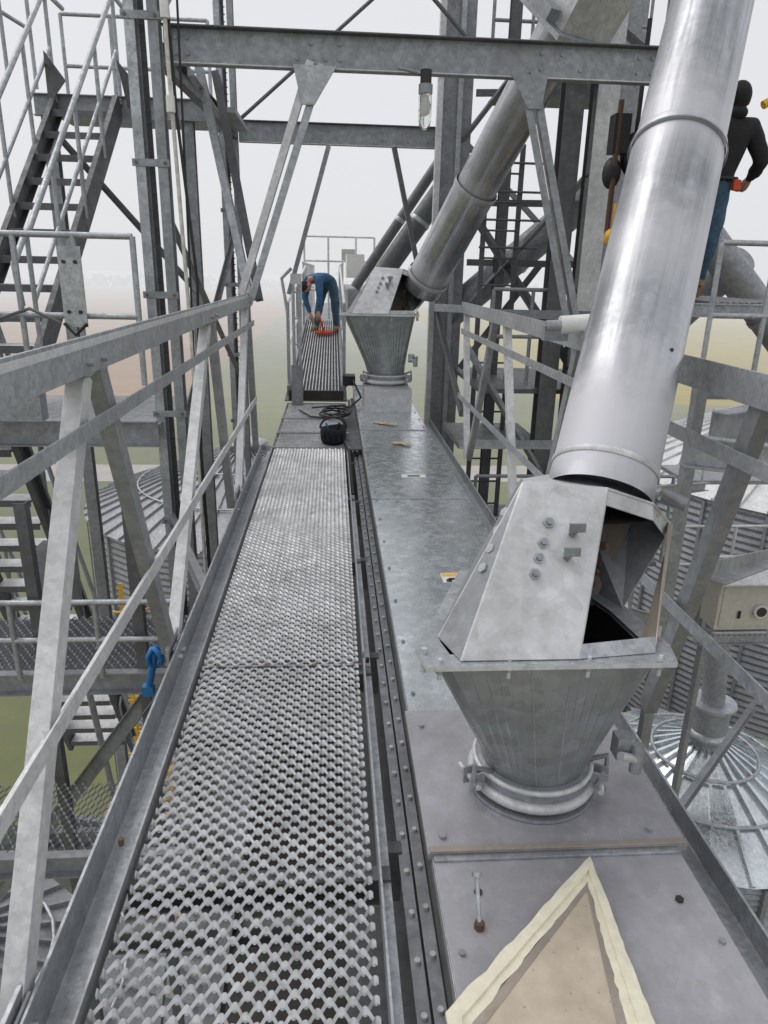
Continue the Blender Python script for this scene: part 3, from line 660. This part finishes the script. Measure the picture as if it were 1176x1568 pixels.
# ------------------------------------------------------------ silos
def silo(cx,cy,R,ztop,zbot,roofh,capr=.35,mat=GM,rm=GL,seg=72,pitch=.13,ribs=36,pipe=False):
    q=B('grain_silo'); vs=[]; n=int((ztop-zbot)/(pitch/2))
    for i in range(n+1):
        z=ztop-i*pitch/2; r_=R+(.022 if i%2 else -.022)
        for k in range(seg):
            a=2*math.pi*k/seg; vs.append((cx+r_*math.cos(a),cy+r_*math.sin(a),z))
    q.add(vs,[(i*seg+k,i*seg+(k+1)%seg,(i+1)*seg+(k+1)%seg,(i+1)*seg+k) for i in range(n) for k in range(seg)],mat,False)
    N=ribs
    ro=[(cx+(R+.12)*math.cos(2*math.pi*k/N),cy+(R+.12)*math.sin(2*math.pi*k/N),ztop+.03) for k in range(N)]
    rt=[(cx+capr*math.cos(2*math.pi*k/N),cy+capr*math.sin(2*math.pi*k/N),ztop+roofh) for k in range(N)]
    q.add(ro+rt,[(k,(k+1)%N,N+(k+1)%N,N+k) for k in range(N)],rm)
    for k in range(N): q.beam(V(ro[k])+V((0,0,.03)),V(rt[k])+V((0,0,.03)),prR(.05,.09),rm)
    for fr in (.35,.7):
        q.tube([(cx+(R*(1-fr)+capr*fr)*math.cos(2*math.pi*k/N),cy+(R*(1-fr)+capr*fr)*math.sin(2*math.pi*k/N),ztop+roofh*fr+.12) for k in range(N+1)],.03,G,6,False)
    for k in range(24):
        a=2*math.pi*k/24; q.beam((cx+(R+.05)*math.cos(a),cy+(R+.05)*math.sin(a),zbot),(cx+(R+.05)*math.cos(a),cy+(R+.05)*math.sin(a),ztop-.05),prR(.08,.06),mat,(math.cos(a),math.sin(a),0))
    z=ztop+roofh
    q.tube([(cx,cy,z-.1),(cx,cy,z+.18),(cx,cy,z+.2),(cx,cy,z+.28)],capr,G,24,True,[capr*1.1,capr*1.1,capr*1.35,capr*.9])
    if pipe:
        q.tube([(cx,cy,z+.25),(cx,cy,z+.75)],.30,GM,20); q.tube([(cx,cy,z+.75),(cx,cy,z+.8)],.38,G,20); q.tube([(cx,cy,z+.7),(cx-.15,cy+.1,z+2.6)],.19,GM,20)
    q.obj()
silo(6.45,10,2.15,-6.95,-16,.95,.32,GM,GB,72,.11,26,True)
silo(16,21.5,6.5,-4.2,-30,2.6,.6,GM,GL,110,.2,56)
silo(-3.0,24,5.2,-6.0,-30,1.8,.6,GM,GM,110,.2,48)
silo(-5.2,7.5,3.2,-8.5,-30,1.4,.5,GD,GM,80,.12,24)
silo(3.5,17,3.5,-9,-30,1.4,.5,GM,GM,80,.12,36)
silo(0.5,3.5,3.0,-9.5,-30,1.2,.5,GD,GM,80,.12,36)
q=B('silo_catwalk')
q.box((6.4,8.3,-2.75),(3.4,1.0,.05),GD); expanded(q,4.6,8,7.8,8.8,-2.71,.07,.05,GM)
q.beam((4.6,7.8,-2.75),(8.2,7.8,-2.75),prC(.05,.16),G)
railing(q,[(4.7,7.8,-2.7),(8.2,7.8,-2.7)],1.07,.9,GL,.02,(.5,))
railing(q,[(4.7,8.9,-2.7),(8.2,8.9,-2.7)],1.07,.9,GL,.02,(.5,))
railing(q,[(5.3,9.5,-1.2),(8.8,10.2,-1.2)],1.07,.7,GL,.022,(.5,))
q.box((7,10.2,-1.25),(3.6,.9,.06),GM)
for a,c_ in [((2.2,5.8,-1.2),(4.8,7.8,-2.7)),((2.5,5.8,-.2),(5.3,9.4,-1.2)),((4.7,7.8,-2.8),(4.7,7.8,-9)),((1.3,3.0,-.6),(3.2,6.5,-2.2)),((2.0,4.0,-3),(5,7,-3.2))]: q.beam(a,c_,prC(.06,.12),GM)
q.obj()
q=B('control_cabinet')
q.box((5.05,7.55,-2.10),(.95,.35,.62),BEIGE); q.box((5.05,7.37,-2.10),(.86,.012,.52),BEIGE); q.tube([(5.1,7.36,-2.15),(5.1,7.32,-2.15)],.09,GL,24); q.tube([(5.1,7.33,-2.15),(5.1,7.31,-2.15)],.06,DS,24); q.box((4.85,7.355,-2.2),(.04,.01,.1),DK); q.box((5.3,7.355,-1.95),(.2,.01,.06),WH); q.box((5.05,7.5,-1.77),(1.05,.5,.03),GL)
q.obj(.006)
# ------------------------------------------------------------ ground
GZ=-30
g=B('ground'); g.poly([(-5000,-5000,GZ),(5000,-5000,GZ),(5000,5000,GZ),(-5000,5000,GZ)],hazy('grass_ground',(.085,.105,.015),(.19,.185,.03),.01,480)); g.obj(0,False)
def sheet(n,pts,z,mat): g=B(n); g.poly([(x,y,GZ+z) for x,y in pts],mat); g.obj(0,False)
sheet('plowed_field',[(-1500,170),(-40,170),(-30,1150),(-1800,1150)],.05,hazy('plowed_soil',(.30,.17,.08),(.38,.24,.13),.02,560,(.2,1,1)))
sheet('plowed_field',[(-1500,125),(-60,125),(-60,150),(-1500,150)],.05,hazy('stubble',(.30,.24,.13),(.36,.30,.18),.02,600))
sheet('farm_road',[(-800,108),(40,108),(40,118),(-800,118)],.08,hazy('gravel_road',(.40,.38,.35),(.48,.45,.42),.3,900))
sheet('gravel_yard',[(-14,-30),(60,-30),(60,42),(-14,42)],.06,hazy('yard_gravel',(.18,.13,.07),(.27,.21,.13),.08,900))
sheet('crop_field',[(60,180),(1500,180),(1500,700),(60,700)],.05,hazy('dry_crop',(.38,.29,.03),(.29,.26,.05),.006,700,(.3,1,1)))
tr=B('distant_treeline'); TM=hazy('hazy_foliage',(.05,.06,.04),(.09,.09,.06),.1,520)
for k in range(2600):
    a=math.radians(random.uniform(-62,62)); d=1250+random.uniform(-60,60)
    cx,cy=d*math.sin(a),d*math.cos(a); hgt=14+7*math.sin(a*23)+5*math.sin(a*57+1)
    z=GZ+random.uniform(0,max(4,hgt))*1.4; r_=random.uniform(3,8)
    o=[V((random.uniform(-1,1),random.uniform(-1,1),random.uniform(-.8,1)))*r_+V((cx,cy,z)) for _ in range(5)]
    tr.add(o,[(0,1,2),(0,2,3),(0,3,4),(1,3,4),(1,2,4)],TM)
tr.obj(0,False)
# ------------------------------------------------------------ people
SKIN=plain('skin',(.45,.26,.18),.6,0,.1,30,.02)
JEAN=plain('denim',(.045,.10,.15),.85,0,.35,25,.4)
JACK=plain('blue_jacket',(.03,.10,.22),.8,0,.3,15,.4)
BLK=plain('black_jacket',(.012,.012,.014),.8,0,.3,15,.4)
BOOT=plain('tan_boot',(.28,.17,.08),.7)
HAIR=plain('dark_hair',(.03,.02,.015),.9,0,.3,80,.5)
def person(name,J,face,top,legs,cap,grip=1,neckm=None):
    rad={'pelvis':(.15,.12),'waist':(.145,.12),'chest':(.17,.135),'neckb':(.085,.08),'neck':(.058,.058),
     'shL':(.092,.092),'shR':(.092,.092),'elL':(.064,.064),'elR':(.064,.064),'wrL':(.040,.040),'wrR':(.040,.040),
     'hiL':(.108,.108),'hiR':(.108,.108),'knL':(.076,.078),'knR':(.076,.078),'anL':(.058,.058),'anR':(.058,.058),'toL':(.045,.04),'toR':(.045,.04)}
    bones=[('pelvis','waist'),('waist','chest'),('chest','neckb'),('neckb','neck'),('chest','shL'),('shL','elL'),('elL','wrL'),('chest','shR'),('shR','elR'),('elR','wrR'),
      ('pelvis','hiL'),('hiL','knL'),('knL','anL'),('anL','toL'),('pelvis','hiR'),('hiR','knR'),('knR','anR'),('anR','toR')]
    ks=list(rad); me=bpy.data.meshes.new('tmp'); me.from_pydata([J[k] for k in ks],[(ks.index(a),ks.index(b)) for a,b in bones],[])
    ob=bpy.data.objects.new('tmp',me); sc.collection.objects.link(ob)
    md=ob.modifiers.new('s','SKIN'); md.use_smooth_shade=True
    for i,k in enumerate(ks):
        sv=me.skin_vertices[0].data[i]; sv.radius=rad[k]; sv.use_root=(k=='pelvis')
    sb=ob.modifiers.new('d','SUBSURF'); sb.levels=2; sb.render_levels=2
    dg=bpy.context.evaluated_depsgraph_get(); dg.update(); em=bpy.data.meshes.new_from_object(ob.evaluated_get(dg))
    bpy.data.objects.remove(ob)
    b=B(name)
    mt={}
    for a_,b_ in bones:
        m_=top
        if 'kn' in b_ or 'hi' in b_ or 'an' in b_: m_=legs
        if b_.startswith('to'): m_=BOOT
        if b_=='neck': m_=neckm or SKIN
        mt[(a_,b_)]=m_
    from mathutils import noise as mn
    vs=[]
    for v_ in em.vertices:
        n3=mn.noise(V(v_.co)*11)*.012+mn.noise(V(v_.co)*25)*.005
        vs.append(tuple(V(v_.co)+V(v_.normal)*n3))
    groups={}
    for pl in em.polygons:
        c_=V(pl.center); best=None;bd=9
        for (a_,b_),m_ in mt.items():
            A_=V(J[a_]);D=V(J[b_])-A_; t_=max(0,min(1,(c_-A_).dot(D)/D.length_squared)); dd=(c_-A_-D*t_).length
            if dd<bd: bd=dd;best=m_
        groups.setdefault(best,[]).append(tuple(pl.vertices))
    o0=len(b.v); b.v+=vs
    for m_,fl in groups.items():
        if m_ not in b.mats: b.mats.append(m_)
        k=b.mats.index(m_)
        for fc in fl: b.f.append(tuple(i+o0 for i in fc)); b.m.append(k); b.sm.append(True)
    up=(V(J['head'])-V(J['neck'])).normalized(); fw_=V(face); fw_=(fw_-up*fw_.dot(up)).normalized(); sd=up.cross(fw_)
    R=Matrix((sd,fw_,up)).transposed(); hc=V(J['head'])
    b.ball(hc,1,SKIN,20,14,(.074,.092,.115),R)
    b.ball(hc+R@V((0,.02,-.06)),1,SKIN,14,10,(.055,.07,.055),R)
    b.tube([hc+R@V((0,.085,.015)),hc+R@V((0,.108,-.02)),hc+R@V((0,.09,-.03))],.012,SKIN,8,True,[.006,.014,.01])
    for q_ in(-1,1):
        b.ball(hc+R@V((q_*.075,-.005,-.005)),1,SKIN,10,8,(.012,.02,.032),R)
        b.ball(hc+R@V((q_*.03,.082,.012)),.009,DK,8,6)
    b.ball(hc+R@V((0,.088,-.055)),1,plain('lips',(.35,.14,.11)),10,6,(.022,.006,.007),R)
    b.ball(hc+R@V((0,-.018,.018)),1,HAIR,20,14,(.081,.088,.112),R)
    if cap is not None:
        b.ball(hc+R@V((0,-.012,.025)),1,cap,20,12,(.090,.100,.108),R)
        b.ball(hc+R@V((0,-.035,-.09)),1,cap,16,10,(.085,.075,.06),R)
    for S_ in'LR':
        wr=V(J['wr'+S_]); el=V(J['el'+S_]); d,a_,u_=frame(wr-el,(0,1,.2)); 
        b.tube([wr-d*.01,wr+d*.03,wr+d*.08,wr+d*.1],.03,SKIN,10,True,[.028,.036,.038,.03])
        for i,l in enumerate((.075,.085,.08,.06)):
            off=a_*((i-1.5)*.019); c0=wr+d*.09+off
            b.tube([c0,c0+d*l*.45+u_*.008,c0+d*l*.75+u_*.03*grip,c0+d*l*.8+u_*.055*grip],.009,SKIN,7,True,[.0095,.009,.008,.006])
        c0=wr+d*.035-a_*.03; b.tube([c0,c0-a_*.025+d*.03+u_*.015,c0-a_*.02+d*.06+u_*.03],.01,SKIN,7,True,[.012,.011,.008])
    for S_ in'LR':
        an=V(J['an'+S_]); to=V(J['to'+S_]); dd=(to-an); dd.z=0; dd.normalize(); 
        zz=min(an.z,to.z)-.05; b.tube([V((an.x,an.y,zz+.012))-dd*.05,V((to.x,to.y,zz+.012))+dd*.04],.045,BOOT,10)
        b.tube([an+V((0,0,-.02)),an+V((0,0,.08))],.062,BOOT,12)
    return b.obj()
z=.47
J1=dict(pelvis=(-.02,14.0,z+.93),waist=(-.10,13.86,z+1.02),chest=(-.24,13.66,z+1.02),neckb=(-.33,13.55,z+.98),neck=(-.37,13.50,z+.94),head=(-.43,13.43,z+.86),
 shL=(-.20,13.52,z+1.0),shR=(-.40,13.74,z+.96),elL=(-.18,13.42,z+.70),elR=(-.46,13.66,z+.66),wrL=(-.20,13.40,z+.42),wrR=(-.36,13.56,z+.38),
 hiL=(.07,13.93,z+.88),hiR=(-.12,14.08,z+.88),knL=(.10,13.85,z+.48),knR=(-.20,13.98,z+.48),anL=(.13,13.95,z+.10),anR=(-.26,14.08,z+.10),toL=(.10,13.79,z+.07),toR=(-.32,13.94,z+.07))
J1={k:(v_[0]-.06,v_[1],v_[2]) for k,v_ in J1.items()}
person('worker_bending',J1,(-.3,-.5,-.8),JACK,JEAN,None)
q=B('orange_safety_harness')
for k in range(5):
    pts=[(-.16+.15*math.cos(i*.9+k)+.04*random.uniform(-1,1),13.5+.22*math.sin(i*1.1+k),.51+.03*random.random()) for i in range(9)]
    q.tube(pts,.014,ORG,6)
q.tube([(-.28,13.42,.9),(-.21,13.42,.7),(-.16,13.45,.5)],.02,ORG,6); q.obj()
z=1.475
J2=dict(pelvis=(3.30,6.12,z+.90),waist=(3.33,6.12,z+1.03),chest=(3.38,6.10,z+1.25),neckb=(3.40,6.08,z+1.38),neck=(3.40,6.07,z+1.43),head=(3.40,6.06,z+1.53),
 shL=(3.20,6.10,z+1.33),shR=(3.56,6.10,z+1.33),elL=(3.14,5.98,z+1.08),elR=(3.66,6.02,z+1.08),wrL=(3.24,6.25,z+1.0),wrR=(3.66,6.20,z+.95),
 hiL=(3.21,6.12,z+.84),hiR=(3.38,6.12,z+.84),knL=(3.20,6.08,z+.47),knR=(3.35,6.06,z+.47),anL=(3.18,6.16,z+.10),anR=(3.33,6.14,z+.10),toL=(3.16,6.28,z+.06),toR=(3.36,6.27,z+.06))
J2={k:(v_[0]-.25,v_[1],z+(v_[2]-z)*.95) for k,v_ in J2.items()}
person('worker_standing',J2,(.4,.95,0),BLK,JEAN,BLK,1,BLK)
q=B('red_tool_pouch'); q.box((3.20,5.98,z+.84),(.06,.05,.08),ORG); q.tube([(3.00,6.0,z+.89),(3.10,5.975,z+.89),(3.22,6.02,z+.89)],.015,DK,8); q.obj(.01)
q=B('yellow_guardrail'); q.tube([(3.10,5.6,2.80),(3.45,5.6,3.0),(4.6,5.6,3.65)],.03,YEL,12); q.tube([(3.5,5.6,3.03),(3.5,5.6,4.2)],.025,YEL,10); q.tube([(3.2,5.62,2.75),(3.4,5.62,2.74),(3.8,5.62,2.9)],.012,DK,8); q.obj()
# ------------------------------------------------------------ light, sky, camera
wd=bpy.data.worlds.new('World'); sc.world=wd; wd.use_nodes=True; nt=wd.node_tree; bg=nt.nodes['Background']
sky=nd(nt,'ShaderNodeTexSky'); sky.sky_type='NISHITA'; sky.sun_disc=False; sky.sun_elevation=math.radians(55); sky.sun_rotation=math.radians(-60); sky.dust_density=5
c=mixc(nt,.92,sky.outputs[0],(8.3,8.35,8.6)); nt.links.new(c,bg.inputs[0]); bg.inputs[1].default_value=.1
sl=bpy.data.lights.new('overcast_sun','SUN'); sl.energy=1.15; sl.angle=math.radians(45); sl.color=(1,.97,.93)
so=bpy.data.objects.new('overcast_sun',sl); sc.collection.objects.link(so)
az=math.radians(-60); el=math.radians(55); dirn=V((math.sin(az)*math.cos(el),math.cos(az)*math.cos(el),math.sin(el)))
so.rotation_euler=dirn.to_track_quat('Z','Y').to_euler()
th=math.radians(18.67);ps=math.radians(4.31);ro=math.radians(1.3)
fwd=V((math.sin(ps)*math.cos(th),math.cos(ps)*math.cos(th),-math.sin(th))); R0=V((math.cos(ps),-math.sin(ps),0)); U0=R0.cross(fwd)
rt=R0*math.cos(ro)+U0*math.sin(ro); upv=U0*math.cos(ro)-R0*math.sin(ro)
cd=bpy.data.cameras.new('camera'); cam=bpy.data.objects.new('camera',cd); sc.collection.objects.link(cam)
M=Matrix((rt,upv,-fwd)).transposed().to_4x4(); M.translation=V((0,0,1.6)); cam.matrix_world=M
cd.sensor_fit='VERTICAL'; cd.sensor_height=36; cd.lens=24.96; cd.clip_start=.05; cd.clip_end=9000
sc.camera=cam
sc.view_settings.view_transform='Standard'; sc.view_settings.look='None'; sc.view_settings.exposure=0
